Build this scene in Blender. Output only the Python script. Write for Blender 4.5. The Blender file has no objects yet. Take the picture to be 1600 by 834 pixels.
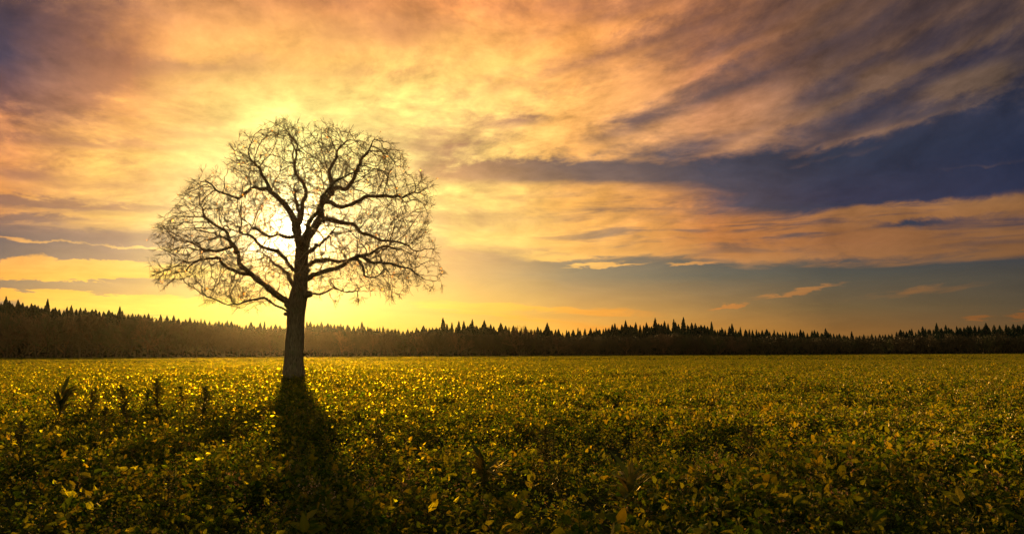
import bpy, bmesh, math, random, os
import numpy as np
from mathutils import Vector, Matrix, kdtree, noise as mnoise

# ------------------------------------------------------------------ camera
scene = bpy.context.scene
F_PX = 1256.0                       # focal length in pixels of the 1600 px wide photograph
CAM_H = 2.05
PITCH = math.radians(6.02)
ROLL = math.radians(-0.25)
cam_data = bpy.data.cameras.new('camera')
cam_data.sensor_width = 36.0
cam_data.lens = 36.0 * F_PX / 1600.0
cam_data.clip_start = 0.1
cam_data.clip_end = 9000.0
cam = bpy.data.objects.new('camera', cam_data)
scene.collection.objects.link(cam)
CAM_R = Matrix.Rotation(math.pi / 2 + PITCH, 3, 'X') @ Matrix.Rotation(ROLL, 3, 'Z')
cam.matrix_world = Matrix.Translation((0, 0, CAM_H)) @ CAM_R.to_4x4()
scene.camera = cam
scene.render.resolution_x, scene.render.resolution_y = 1024, 533


def ray(u, v):
    """direction of the line of sight through a point of the 1600 x 834 photograph"""
    d = CAM_R @ Vector(((u - 800) / F_PX, -(v - 417) / F_PX, -1.0))
    return d.normalized()


def at_depth(u, v, y):
    d = ray(u, v)
    return Vector((0, 0, CAM_H)) + d * (y / d.y)


def azel(u, v):
    d = ray(u, v)
    return math.degrees(math.atan2(d.x, d.y)), math.degrees(math.asin(d.z))


SUN_DIR = ray(465, 355)             # towards the sun
HAZE_DENSITY = .000022
HAZE_G = .965
EXPOSURE = 1.35
SUN_EL = math.asin(SUN_DIR.z)
SUN_AZ = math.atan2(SUN_DIR.x, SUN_DIR.y)

# ------------------------------------------------------------------ sun
sun_data = bpy.data.lights.new('sun', 'SUN')
sun_data.energy = 5.0
sun_data.angle = math.radians(0.55)
sun_data.color = (1.0, 0.58, 0.19)
sun = bpy.data.objects.new('sun', sun_data)
scene.collection.objects.link(sun)
sun.rotation_euler = SUN_DIR.to_track_quat('Z', 'Y').to_euler()
sun.location = (0, 0, 60)


# ------------------------------------------------------------------ node helper
class S:
    """a node socket with arithmetic"""
    nt = None

    def __init__(self, s): self.s = s

    @staticmethod
    def put(inp, v):
        if isinstance(v, S): S.nt.links.new(v.s, inp)
        else: inp.default_value = v

    @staticmethod
    def m(op, *a, clamp=False):
        n = S.nt.nodes.new('ShaderNodeMath'); n.operation = op; n.use_clamp = clamp
        for i, x in enumerate(a): S.put(n.inputs[i], x)
        return S(n.outputs[0])

    def __add__(s, o): return S.m('ADD', s, o)
    def __radd__(s, o): return S.m('ADD', o, s)
    def __sub__(s, o): return S.m('SUBTRACT', s, o)
    def __rsub__(s, o): return S.m('SUBTRACT', o, s)
    def __mul__(s, o): return S.m('MULTIPLY', s, o)
    def __rmul__(s, o): return S.m('MULTIPLY', o, s)
    def __truediv__(s, o): return S.m('DIVIDE', s, o)
    def __neg__(s): return S.m('MULTIPLY', s, -1.0)
    def clamp(s): return S.m('ADD', s, 0.0, clamp=True)


def nd(kind, **kw):
    n = S.nt.nodes.new(kind)
    for k, v in kw.items(): setattr(n, k, v)
    return n


def sep(v):
    n = nd('ShaderNodeSeparateXYZ'); S.put(n.inputs[0], v)
    return S(n.outputs[0]), S(n.outputs[1]), S(n.outputs[2])


def comb(x, y, z):
    n = nd('ShaderNodeCombineXYZ')
    for i, a in enumerate((x, y, z)): S.put(n.inputs[i], a)
    return S(n.outputs[0])


def sm(x, a, b, lo=0.0, hi=1.0, kind='SMOOTHSTEP'):
    n = nd('ShaderNodeMapRange', interpolation_type=kind)
    S.put(n.inputs[0], x); S.put(n.inputs[1], a); S.put(n.inputs[2], b)
    S.put(n.inputs[3], lo); S.put(n.inputs[4], hi)
    return S(n.outputs[0])


def noi(vec, scale, detail=4.0, rough=0.5, dist=0.0, dims='3D', w=0.0):
    n = nd('ShaderNodeTexNoise', noise_dimensions=dims)
    S.put(n.inputs['Vector'], vec)
    if dims == '4D': S.put(n.inputs['W'], w)
    S.put(n.inputs['Scale'], scale); S.put(n.inputs['Detail'], detail)
    S.put(n.inputs['Roughness'], rough); S.put(n.inputs['Distortion'], dist)
    return S(n.outputs[0])


def mixf(f, a, b):
    n = nd('ShaderNodeMix', data_type='FLOAT')
    S.put(n.inputs[0], f); S.put(n.inputs[2], a); S.put(n.inputs[3], b)
    return S(n.outputs[0])


def mixc(f, a, b, blend='MIX'):
    n = nd('ShaderNodeMix', data_type='RGBA', blend_type=blend)
    n.clamp_result = False
    S.put(n.inputs[0], f); S.put(n.inputs[6], a); S.put(n.inputs[7], b)
    return S(n.outputs[2])


def lin(c):
    return tuple((x / 255 / 12.92 if x <= 10 else ((x / 255 + .055) / 1.055) ** 2.4) for x in c)


# ------------------------------------------------------------------ sky (world)
world = bpy.data.worlds.new('World')
scene.world = world
world.use_nodes = True
nt = world.node_tree
nt.nodes.clear()
S.nt = nt
tc = nd('ShaderNodeTexCoord')
nrm = nd('ShaderNodeVectorMath', operation='NORMALIZE')
nt.links.new(tc.outputs['Generated'], nrm.inputs[0])
D = S(nrm.outputs[0])
dx, dy, dz = sep(D)
AZ = S.m('ARCTAN2', dx, dy) * (180 / math.pi)
EL = S.m('ARCSINE', dz) * (180 / math.pi)

# where the eye meets a cloud layer overhead (bent down a little, as the earth's curve bends it)
h = S.m('MAXIMUM', dz, 0.0) + 0.10
px, py = dx / h, dy / h
P = comb(px, py, 0.0)
warp = noi(P, 0.55, 3, .5)
warp2 = noi(comb(px, py, 7.3), 0.7, 3, .5)
RT = S.m('MAXIMUM', AZ + 4.0, 0.0)                       # the high veil climbs towards the right
RISE = RT * RT * sm(EL, 6.0, 16.0) * .0006
CX = AZ * .075 + (warp - .5) * .8
CY = S.m('LOGARITHM', S.m('MAXIMUM', EL, -2.0) + 5.0, 2.718) * 3.3 - RISE + (warp2 - .5) * .8
streak = noi(comb(CX * 1.0, CY * 1.5, 2.1), 1.0, 11, .64, .0)
fine = noi(comb(CX * 3.6, CY * 3.6, 5.7), 1.6, 8, .64, .15)
ribs = noi(comb(AZ * .05 + warp * .6, EL * .50 + warp2 * 1.4, 1.0), 1.0, 8, .58, .3)  # level bands low over the land
low = sm(EL, 4.0, 13.0)
puff = sm(noi(comb(CX * 1.2, CY * .9, 13.0), 1.1, 3, .5), .42, .62)                    # where the cloud breaks up small
n1 = mixf(low, ribs * .65 + streak * .35, streak * .52 + mixf(puff, .5 + (fine - .5) * .45, fine) * .46 + ribs * .06 - .02)

XS = [0, 200, 450, 700, 900, 1100, 1300, 1600]
YS = [0, 80, 160, 240, 320, 380, 430, 480, 520]
LIT = [
 [(158,114,92),(205,142,95),(222,150,92),(245,160,95),(248,164,94),(172,114,78),(112,82,66),(90,70,60)],
 [(175,122,90),(240,165,95),(255,196,106),(255,200,112),(255,178,100),(180,120,82),(108,82,70),(86,70,62)],
 [(225,150,98),(250,182,98),(255,238,140),(255,220,128),(255,188,108),(190,132,96),(112,88,76),(90,76,70)],
 [(232,158,90),(255,205,110),(255,252,160),(255,225,132),(250,185,105),(215,155,108),(140,106,86),(95,82,78)],
 [(240,165,85),(255,212,112),(255,255,190),(255,225,128),(250,185,95),(205,132,74),(150,106,68),(138,98,62)],
 [(228,165,95),(250,205,115),(255,255,190),(255,220,120),(245,186,98),(192,126,70),(145,98,62),(122,86,56)],
 [(252,178,76),(255,205,90),(255,240,120),(255,222,112),(245,196,105),(190,145,88),(150,110,68),(125,90,54)],
 [(255,190,72),(255,222,90),(255,232,92),(255,214,86),(240,170,68),(190,128,62),(145,98,52),(115,78,42)],
 [(255,190,72),(255,222,90),(255,228,80),(255,210,76),(240,165,60),(190,124,56),(145,98,50),(130,80,40)]]
CLR = [
 [(74,62,76),(135,94,82),(172,116,82),(196,132,90),(182,122,88),(112,80,74),(80,64,66),(60,52,60)],
 [(72,64,84),(170,116,88),(232,172,102),(215,150,98),(160,112,88),(98,76,78),(70,60,70),(44,46,68)],
 [(130,92,88),(205,142,95),(250,215,130),(210,160,108),(160,118,98),(98,82,84),(62,60,78),(42,48,70)],
 [(178,122,88),(222,168,105),(255,230,140),(176,132,100),(108,94,94),(66,68,86),(48,54,74),(38,46,72)],
 [(150,112,92),(190,146,102),(255,240,150),(216,170,108),(140,112,95),(84,76,86),(56,56,78),(44,50,76)],
 [(118,104,98),(165,138,112),(255,235,150),(212,168,110),(130,118,102),(82,82,84),(60,66,76),(50,58,70)],
 [(140,122,98),(192,162,112),(255,225,120),(225,184,110),(156,140,104),(106,102,84),(82,82,72),(70,68,60)],
 [(172,138,92),(228,185,96),(255,222,100),(252,206,98),(206,160,84),(152,120,70),(108,90,58),(84,74,54)],
 [(228,160,66),(250,202,76),(255,216,74),(254,202,78),(236,172,66),(190,134,56),(136,96,46),(96,72,42)]]
COV = [
 [.50,.60,.50,.60,.62,.52,.55,.55],
 [.30,.60,.70,.75,.78,.58,.55,.42],
 [.50,.62,.78,.62,.70,.60,.42,.30],
 [.56,.62,.75,.40,.36,.26,.12,.08],
 [.50,.62,.70,.66,.72,.62,.32,.34],
 [.20,.36,.55,.56,.50,.74,.68,.62],
 [.05,.02,.12,.05,.02,.00,.00,.00],
 [.06,.10,.18,.12,.12,.08,.04,.04],
 [.35,.30,.25,.22,.25,.15,.12,.15]]
lookA = AZ + (warp - .5) * 5.0 + (fine - .5) * 2.5
lookE = EL + ((warp2 - .5) * 2.2 + (fine - .5) * 1.2) * sm(EL, 3.0, 9.0)


def table(tab, alpha=None):
    """one ramp over elevation for each bearing, blended from bearing to bearing"""
    out = k = None
    for i, x in enumerate(XS):
        rp = nd('ShaderNodeValToRGB')
        r = rp.color_ramp
        r.interpolation = 'LINEAR'
        st = sorted((azel(x, y)[1] / 40.0, tab[j][i], alpha[j][i] if alpha else 1) for j, y in enumerate(YS))
        top = st[-1]
        st = [s for s in st if s[0] > 0]
        st.append((1.0, tuple(c * .55 for c in top[1]), top[2] * .8))
        while len(r.elements) < len(st): r.elements.new(.5)
        for e, (p, c, a) in zip(r.elements, st):
            e.position = p
        for e, (p, c, a) in zip(r.elements, st):
            e.color = (*lin(c), a)
        S.put(rp.inputs[0], lookE * (1 / 40.0))
        c, a = S(rp.outputs[0]), S(rp.outputs[1])
        if out is None: out, k = c, a
        else:
            f = sm(lookA, azel(XS[i - 1], 300)[0], azel(x, 300)[0], kind='LINEAR')
            out = mixc(f, out, c)
            if alpha: k = mixf(f, k, a)
    return out, k


lit, cov = table(LIT, COV)
clr, _ = table(CLR)


def blob(u, v, su, sv, tilt=0.0, w=0.4):
    """soft patch at a photograph point, sizes in its pixels, turned by tilt degrees (up to the right)"""
    a0, e0 = azel(u, v)
    k = 180 / math.pi / F_PX
    t = math.radians(tilt)
    ax = AZ + (warp - .5) * w * 8 - a0
    ex = EL + (fine - .5) * w * 4 - e0
    x = (ax * math.cos(t) + ex * math.sin(t)) * (1 / (su * k))
    y = (ex * math.cos(t) - ax * math.sin(t)) * (1 / (sv * k))
    return S.m('EXPONENT', -(x * x + y * y))


def lens(u0, v0, u1, v1, th, soft=.5):
    """flat-bottomed cloud streak that tapers at both ends"""
    return blob((u0 + u1) / 2, (v0 + v1) / 2, abs(u1 - u0) / 2, th,
                math.degrees(math.atan2(v0 - v1, u1 - u0)), .35)


bias = (cov - .5) * .36
FEAT = [  # patches with more lit cloud (+) or clear gaps (-)
 (('b', 70, 60, 120, 90, -20), -.16), (('b', 90, 140, 60, 40, 10), -.12),
 (('b', 620, 45, 160, 22, 10), -.10), (('b', 310, 208, 60, 10, 5), -.16),
 (('l', 630, 272, 960, 262, 16), -.22), (('l', 760, 190, 900, 186, 9), -.14),
 (('l', 800, 262, 1120, 282, 17), -.20), (('b', 990, 220, 90, 22, 10), .14),
 (('b', 1130, 180, 110, 35, -10), .16), (('b', 880, 230, 90, 20, 5), .16),
 (('l', 760, 240, 1080, 120, 26), .13), (('l', 830, 205, 1340, 25, 9), .20), (('l', 930, 200, 1420, 50, 13), -.16), (('l', 640, 130, 1150, 0, 10), .14),
 (('l', 700, 150, 1180, 30, 9), -.10), (('l', 1120, 215, 1560, 80, 7), .16), (('l', 1180, 240, 1600, 160, 5), .14), (('l', 1330, 275, 1600, 262, 3), .10), (('l', 1150, 150, 1600, 0, 9), .12),
 (('l', 60, 150, 520, 60, 12), -.12), (('l', 0, 235, 330, 215, 6), -.13), (('l', 180, 120, 620, 100, 7), -.08), (('l', 120, 330, 330, 322, 5), -.12),
 (('b', 1380, 115, 34, 14, 10), .34), (('b', 1510, 130, 62, 17, 8), .32),
 (('l', 1120, 305, 1640, 295, 18), -.20), (('l', 1300, 250, 1640, 190, 40), -.12), (('l', 1100, 225, 1450, 210, 14), .10), (('l', 1180, 262, 1420, 232, 6), .14),
 (('b', 1190, 268, 130, 30, -3), -.17), (('b', 1130, 105, 150, 36, 28), -.15), (('b', 1400, 62, 130, 30, 24), -.12), (('l', 1250, 205, 1620, 75, 13), -.13),
 (('l', 1140, 345, 1620, 335, 16), .16), (('l', 1360, 318, 1620, 330, 10), .26),
 (('l', 1350, 350, 1480, 348, 8), -.20), (('l', 1050, 385, 1350, 395, 11), .22),
 (('l', 1400, 380, 1600, 372, 10), .10), (('l', 860, 398, 1020, 386, 7), .75),
 (('l', 890, 415, 1000, 412, 3), .36), (('l', 1110, 482, 1170, 476, 3), .42), (('l', 1050, 413, 1110, 411, 2.4), .36),
 (('l', 1150, 472, 1330, 444, 6), .30), (('l', 1300, 470, 1600, 440, 9), .18),
 (('l', 1568, 493, 1612, 490, 3.5), .40), (('l', 1505, 497, 1535, 495, 2.5), .35),
 (('l', 620, 470, 1000, 492, 7), .26), (('l', 660, 478, 860, 500, 4), .30),
 (('l', -120, 428, 225, 421, 12), .95), (('l', -60, 400, 300, 398, 6), -.25), (('b', 120, 412, 50, 7, 0), .30),
 (('l', -60, 400, 320, 365, 13), -.22), (('l', -60, 378, 330, 385, 3.5), .35), (('l', -60, 446, 400, 450, 9), -.30),
 (('l', -60, 458, 115, 459, 5), .50), (('l', 150, 466, 420, 478, 7), .55), (('l', 30, 472, 330, 492, 5), .40),
 (('l', -40, 312, 100, 314, 6), -.26), (('l', -40, 345, 110, 338, 5), -.16), (('l', 0, 275, 90, 268, 12), -.14),
 (('l', 0, 390, 90, 395, 8), .30),
]
for (kind, *a), amt in FEAT:
    g = blob(*a) if kind == 'b' else lens(*a)
    bias = bias + g * amt
soft = mixf(sm(EL, 4, 12), .075, .15)
soft = soft + .06 * sm(AZ, 2, 14) * sm(EL, 10, 14)
dens = sm(n1 + bias, .5 - soft, .5 + soft)
# light and dark relief inside the cloud
relief = (noi(comb(CX * 2.4, CY * 2.6, 9.0), 1.3, 9, .66, .1) - .5) + (fine - .5) * puff * .6
sky = mixc(dens, clr, lit)
shade = 1.10 + relief * mixf(low, .6, 2.4) * mixf(dens, .55, .9)
bank = sm(AZ, -2, 6) * sm(EL, 5.5, 7.5) * (1.0 - sm(EL, 10.5, 12.0))            # torn grey streaks inside the long level bank
tear = sm(noi(comb(AZ * .16 + warp, EL * 1.5 + warp2 * 2, 21.0), 1.0, 8, .6, .4), .46, .70)
sky = mixc(bank * tear * .75, sky, clr)
sky = mixc(1.0, sky, comb(shade * 1.05, shade * .99, shade * mixf(low, 1.0, .88)), 'MULTIPLY')

# glow of the air around the sun and the sun itself
vm = nd('ShaderNodeVectorMath', operation='DOT_PRODUCT')
S.put(vm.inputs[0], D); vm.inputs[1].default_value = SUN_DIR
ang = S.m('ARCCOSINE', S.m('MINIMUM', S(vm.outputs['Value']), 1.0)) * (180 / math.pi)


def glow(sig, amp, col):
    g = S.m('EXPONENT', -(ang * ang) * (1 / (sig * sig))) * amp
    return mixc(1.0, comb(g, g, g), (*col, 1), 'MULTIPLY')


for sig, amp, col in ((12.0, .13, (1, .66, .38)), (5.0, .20, (1, .78, .46)), (2.0, .5, (1, .9, .6)), (1.0, 3.0, (1, .92, .65)), (.5, 9.0, (1, .93, .62))):
    sky = mixc(1.0, sky, glow(sig, amp, col), 'ADD')
patch = blob(427, 384, 36, 13, 8, .3) * 1.8 + blob(446, 351, 16, 14, 0, .1) * 2.5
sky = mixc(1.0, sky, mixc(1.0, comb(patch, patch, patch), (1, .93, .6, 1), 'MULTIPLY'), 'ADD')

# a sky model, brightened and warmed as added front fill light, carries everything outside the part of the sky the photograph shows
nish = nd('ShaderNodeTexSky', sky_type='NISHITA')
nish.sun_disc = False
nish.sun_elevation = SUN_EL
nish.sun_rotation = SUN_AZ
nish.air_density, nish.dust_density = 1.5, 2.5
phys_fill = mixc(1.0, S(nish.outputs[0]), (.19, .155, .11, 1), 'MULTIPLY')  # unseen sky raised above its natural level to front-light trunk and field
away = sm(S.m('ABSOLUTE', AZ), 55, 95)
phys_fill_out = mixc(1.0, phys_fill, (1, 1, 1, 1), 'MULTIPLY')
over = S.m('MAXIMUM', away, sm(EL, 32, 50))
sky = mixc(over, sky, phys_fill_out)
bg = nd('ShaderNodeBackground')
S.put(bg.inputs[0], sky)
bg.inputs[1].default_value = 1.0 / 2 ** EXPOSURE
wo = nd('ShaderNodeOutputWorld')
nt.links.new(bg.outputs[0], wo.inputs[0])
world.cycles.sampling_method = 'MANUAL'
world.cycles.sample_map_resolution = 512

vs = scene.view_settings
scene.display_settings.display_device = 'sRGB'
vs.view_transform = 'Standard'
vs.look = 'None'
vs.exposure = EXPOSURE
vs.gamma = 1.0
vs.use_curve_mapping = False
cy = scene.cycles
cy.max_bounces = 6
cy.diffuse_bounces = 2
cy.glossy_bounces = 2
cy.transmission_bounces = 4
cy.transparent_max_bounces = 8
cy.volume_bounces = 0
cy.use_denoising = True
cy.sample_clamp_indirect = 4.0


# ------------------------------------------------------------------ builders
root_col = scene.collection
rnd = random.Random(7)
nrg = np.random.default_rng(11)


def link(o, parent=None):
    root_col.objects.link(o)
    if parent is not None: o.parent = parent
    return o


def tag(o, label=None, cat=None, group=None, kind=None):
    for k, v in (('label', label), ('category', cat), ('group', group), ('kind', kind)):
        if v: o[k] = v
    return o


def mesh_obj(name, verts, faces, mat, parent=None, smooth=False, fmat=None):
    me = bpy.data.meshes.new(name)
    me.from_pydata([tuple(v) for v in verts], [], faces)
    for m in (mat if isinstance(mat, (list, tuple)) else [mat]): me.materials.append(m)
    if fmat is not None: me.polygons.foreach_set('material_index', fmat)
    if smooth: me.polygons.foreach_set('use_smooth', [True] * len(me.polygons))
    me.update()
    return link(bpy.data.objects.new(name, me), parent)


def empty(name, loc, parent=None):
    o = bpy.data.objects.new(name, None)
    o.location = loc
    o.empty_display_size = .5
    return link(o, parent)


def material(name):
    m = bpy.data.materials.new(name)
    m.use_nodes = True
    m.node_tree.nodes.clear()
    S.nt = m.node_tree
    return m


def finish(shader, disp=None):
    out = nd('ShaderNodeOutputMaterial')
    S.nt.links.new(shader, out.inputs[0])


def mixs(f, a, b):
    n = nd('ShaderNodeMixShader')
    S.put(n.inputs[0], f); S.nt.links.new(a, n.inputs[1]); S.nt.links.new(b, n.inputs[2])
    return n.outputs[0]


def bsdf(col, rough=.8, normal=None, spec=.3):
    b = nd('ShaderNodeBsdfPrincipled')
    S.put(b.inputs['Base Color'], col); S.put(b.inputs['Roughness'], rough)
    S.put(b.inputs['Specular IOR Level'], spec)
    if normal is not None: S.nt.links.new(normal, b.inputs['Normal'])
    return b.outputs[0]


def bump(hgt, strength=.5, dist=.05):
    b = nd('ShaderNodeBump')
    b.inputs['Strength'].default_value = strength; b.inputs['Distance'].default_value = dist
    S.put(b.inputs['Height'], hgt)
    return b.outputs[0]


def geo_pos():
    return S(nd('ShaderNodeNewGeometry').outputs['Position'])


def obj_rand():
    return S(nd('ShaderNodeObjectInfo').outputs['Random'])


def ramp(f, stops):
    rp = nd('ShaderNodeValToRGB')
    while len(rp.color_ramp.elements) < len(stops): rp.color_ramp.elements.new(.5)
    for e, (p, c) in zip(rp.color_ramp.elements, stops):
        e.position = p; e.color = (*c, 1)
    S.put(rp.inputs[0], f)
    return S(rp.outputs[0])


# bark: furrowed grey-brown with moss-green and lichen patches
bark = material('oak_bark')
p_ = geo_pos()
x_, y_, z_ = sep(p_)
fur = noi(comb(x_ * 9, y_ * 9, z_ * 1.6), 1.6, 6, .6, .6)
col = ramp(fur, ((.30, (.045, .032, .018)), (.50, (.15, .108, .060)), (.70, (.27, .20, .115))))
lich = sm(noi(p_, 1.7, 5, .6), .52, .68)
col = mixc(lich * .55, col, (.13, .135, .055, 1))
finish(bsdf(col, .85, bump(fur, 1.0, .06), .25))

twig_bark = material('oak_twig_bark')
col = ramp(noi(geo_pos(), 1.3, 4, .6), ((.3, (.20, .125, .055)), (.7, (.34, .225, .10))))
finish(bsdf(col, .7, None, .3))


def leaf_material(name, stops, trans=.5, rough=.45, gloss=.10, per_island=True, scale=.6, tint=(1, .84, .42, 1)):
    m = material(name)
    g = nd('ShaderNodeNewGeometry')
    r = S(g.outputs['Random Per Island'])
    n_ = noi(S(g.outputs['Position']), scale, 4, .6)
    f = (r - .5) * .7 + n_ if per_island else n_
    c = ramp(f, stops)
    dif = nd('ShaderNodeBsdfDiffuse'); S.put(dif.inputs[0], c)
    tr = nd('ShaderNodeBsdfTranslucent')
    S.put(tr.inputs[0], mixc(1.0, c, (1.9, 1.6, .4, 1), 'MULTIPLY'))
    gl = nd('ShaderNodeBsdfGlossy')
    S.put(gl.inputs['Color'], tint); S.put(gl.inputs['Roughness'], rough)
    fr = nd('ShaderNodeFresnel'); fr.inputs[0].default_value = 1.38
    rf = nd('ShaderNodeBsdfRefraction'); S.put(rf.inputs['Color'], mixc(1.0, c, (2.4, 1.9, .45, 1), 'MULTIPLY'))
    rf.inputs['Roughness'].default_value = .65; rf.inputs['IOR'].default_value = 1.25      # light that passes nearly straight on
    a = mixs(trans, dif.outputs[0], mixs(.29, tr.outputs[0], rf.outputs[0]))
    finish(mixs((S(fr.outputs[0]) * gloss).clamp(), a, gl.outputs[0]))
    return m


dead_leaf = leaf_material('withered_leaf', ((.25, (.10, .045, .015)), (.75, (.26, .13, .045))), .5)


# ------------------------------------------------------------------ tubes
def tube(pts, rad, sides, V, Fc, flare=None, cap=True):
    """sweep a tube along pts into the lists V, Fc"""
    n = len(pts)
    base = len(V)
    t = (pts[1] - pts[0]).normalized()
    up = Vector((0.31, 0.95, 0.08)) if abs(t.z) > .8 else Vector((0, 0, 1))
    a = t.cross(up).normalized()
    for i in range(n):
        if i == 0: tt = pts[1] - pts[0]
        elif i == n - 1: tt = pts[-1] - pts[-2]
        else: tt = pts[i + 1] - pts[i - 1]
        if tt.length < 1e-7: tt = t
        tt = tt.normalized()
        a = (a - tt * a.dot(tt))
        a = a.normalized() if a.length > 1e-6 else tt.orthogonal().normalized()
        b = tt.cross(a)
        for k in range(sides):
            th = 2 * math.pi * k / sides
            r = rad[i]
            if flare: r *= flare(i, th, pts[i])
            V.append(pts[i] + (a * math.cos(th) + b * math.sin(th)) * r)
    for i in range(n - 1):
        for k in range(sides):
            k2 = (k + 1) % sides
            Fc.append((base + i * sides + k, base + i * sides + k2, base + (i + 1) * sides + k2, base + (i + 1) * sides + k))
    if cap and sides > 2:
        Fc.append(tuple(base + (n - 1) * sides + k for k in range(sides)))


def smooth_path(pts, per=3):
    """catmull-rom through the points"""
    if len(pts) < 3: return list(pts)
    out = []
    P_ = [pts[0] * 2 - pts[1]] + list(pts) + [pts[-1] * 2 - pts[-2]]
    for i in range(1, len(P_) - 2):
        p0, p1, p2, p3 = P_[i - 1:i + 3]
        for k in range(per):
            t = k / per
            out.append(.5 * ((2 * p1) + (p2 - p0) * t + (2 * p0 - 5 * p1 + 4 * p2 - p3) * t * t + (3 * p1 - p0 - 3 * p2 + p3) * t ** 3))
    out.append(pts[-1])
    return out


# ------------------------------------------------------------------ the oak
OAK_Y = 57.0
base_pt = at_depth(458, 588, OAK_Y)
OAK_X = base_pt.x
MPP = OAK_Y / F_PX                  # metres per photograph pixel at the oak


def opx(u, v, dep=0.0):
    """point of the oak seen at (u, v) with dep metres behind (+) or before (-) its trunk, sizes kept"""
    p = at_depth(u, v, OAK_Y)
    return Vector((p.x, OAK_Y + dep, p.z))


# limbs followed in the photograph: (start taken from limb, points (u, v), depth at the end, width in px at the start)
GZ = at_depth(458, 588, OAK_Y).z
LIMBS = {
 'trunk': (None, [(458, 597), (459, 570), (460, 540), (462, 510), (463, 485), (467, 460), (470, 435), (471, 410), (472, 388)], 0, 33),
 'a': ('trunk', [(472, 388), (468, 370), (463, 350), (456, 333), (444, 318), (434, 306), (425, 294), (416, 280), (410, 266), (402, 256)], -1.2, 14),
 'b': ('trunk', [(472, 388), (480, 372), (489, 355), (496, 340), (500, 326), (505, 312), (514, 299), (516, 284), (511, 267), (516, 250), (525, 230), (534, 222)], .8, 17),
 'c': ('trunk', [(466, 478), (452, 476), (443, 465), (434, 457), (424, 450), (412, 442), (401, 434), (391, 423), (382, 412), (378, 398), (374, 386), (362, 376), (352, 366)], -1.8, 12),
 'd': ('trunk', [(470, 441), (482, 436), (493, 430), (505, 425), (522, 420), (540, 412), (555, 405), (570, 403), (584, 411), (600, 413), (618, 415), (635, 421), (650, 428), (664, 438)], -2.0, 10),
 'e': ('a', [(465, 357), (468, 345), (471, 332), (474, 318), (473, 300), (474, 286), (468, 276), (458, 266), (452, 251), (455, 236), (457, 224)], 1.5, 9),
 'f': ('a', [(467, 372), (455, 371), (440, 367), (428, 364), (417, 366), (405, 361), (393, 354), (380, 350), (368, 341)], 2.2, 7),
 'g': ('b', [(496, 341), (510, 343), (524, 342), (540, 346), (554, 355), (566, 361), (578, 366), (590, 370), (604, 368), (619, 372), (634, 380), (648, 388)], 2.0, 9),
 'h': ('b', [(514, 299), (524, 293), (538, 294), (549, 287), (558, 274), (566, 262), (571, 251), (584, 242), (597, 235)], -2.4, 9),
 'i': ('b', [(505, 312), (518, 318), (533, 321), (550, 319), (565, 315), (580, 309), (598, 307), (614, 310), (630, 313), (642, 306), (652, 299)], -1.0, 8),
 'j': ('c', [(424, 450), (410, 441), (398, 433), (388, 430), (376, 429), (365, 424), (355, 418), (346, 409), (336, 403), (321, 405), (306, 407), (292, 412), (280, 420)], .8, 7),
 'k': ('c', [(376, 388), (360, 390), (344, 391), (328, 390), (312, 388), (300, 381), (290, 371)], 1.8, 6),
 'l': ('trunk', [(470, 422), (482, 412), (497, 407), (512, 403), (530, 402), (547, 400), (560, 392), (575, 388), (588, 380), (600, 372)], 3.6, 6),
 'm': ('a', [(426, 295), (409, 298), (396, 308), (384, 316), (372, 313), (358, 308), (345, 300)], -3.0, 6),
 'n': ('trunk', [(458, 497), (446, 486), (432, 475), (418, 469), (405, 473), (392, 477), (380, 479)], -3.4, 4),
 'o': ('trunk', [(474, 456), (490, 459), (505, 452), (515, 448), (528, 452)], 3.0, 4),
 'p': ('c', [(378, 398), (366, 380), (350, 362), (334, 350), (322, 338), (312, 322)], .3, 7),
 'q': ('d', [(560, 404), (576, 398), (590, 390), (604, 386), (620, 388), (636, 392)], 1.6, 6),
 'r': ('d', [(560, 405), (571, 420), (578, 432), (590, 438), (602, 436)], -2.8, 5),
 's': ('trunk', [(471, 400), (469, 380), (462, 362), (452, 340), (450, 320), (440, 300), (436, 276), (438, 252)], 5.5, 9),
 't': ('trunk', [(471, 396), (478, 378), (490, 360), (506, 340), (520, 322), (538, 310), (560, 296), (584, 282)], -5.5, 9),
 'u': ('trunk', [(468, 452), (452, 438), (440, 424), (424, 416), (408, 404), (392, 396), (374, 380)], 5.5, 7),
 'v': ('trunk', [(470, 430), (456, 414), (446, 400), (430, 392), (416, 380), (398, 374)], -5.0, 7),
 'w': ('trunk', [(471, 412), (484, 400), (498, 396), (514, 392), (530, 384), (548, 372)], -5.2, 7),
}
OUTLINE = [(246, 405), (247, 432), (256, 448), (276, 450), (300, 455), (322, 474), (345, 462), (372, 484), (400, 486), (425, 470),
           (450, 458), (486, 452), (510, 466), (530, 452), (556, 458), (586, 452), (606, 468), (628, 446), (655, 448), (686, 459), (690, 420),
           (676, 392), (664, 358), (672, 325), (676, 290), (656, 276), (640, 268), (628, 240), (612, 224), (585, 222), (556, 203),
           (525, 206), (498, 200), (470, 202), (448, 200), (430, 192), (414, 203), (404, 216), (382, 220), (364, 236), (366, 258),
           (350, 275), (330, 284), (315, 284), (304, 304), (286, 312), (284, 334), (262, 346), (252, 366), (258, 386)]


def in_poly(u, v, poly):
    c = False
    j = len(poly) - 1
    for i in range(len(poly)):
        xi, yi = poly[i]; xj, yj = poly[j]
        if (yi > v) != (yj > v) and u < (xj - xi) * (v - yi) / (yj - yi) + xi: c = not c
        j = i
    return c


def span_at(v):
    xs = []
    j = len(OUTLINE) - 1
    for i in range(len(OUTLINE)):
        xi, yi = OUTLINE[i]; xj, yj = OUTLINE[j]
        if (yi > v) != (yj > v): xs.append((xj - xi) * (v - yi) / (yj - yi) + xi)
        j = i
    return (min(xs), max(xs)) if xs else None


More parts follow.
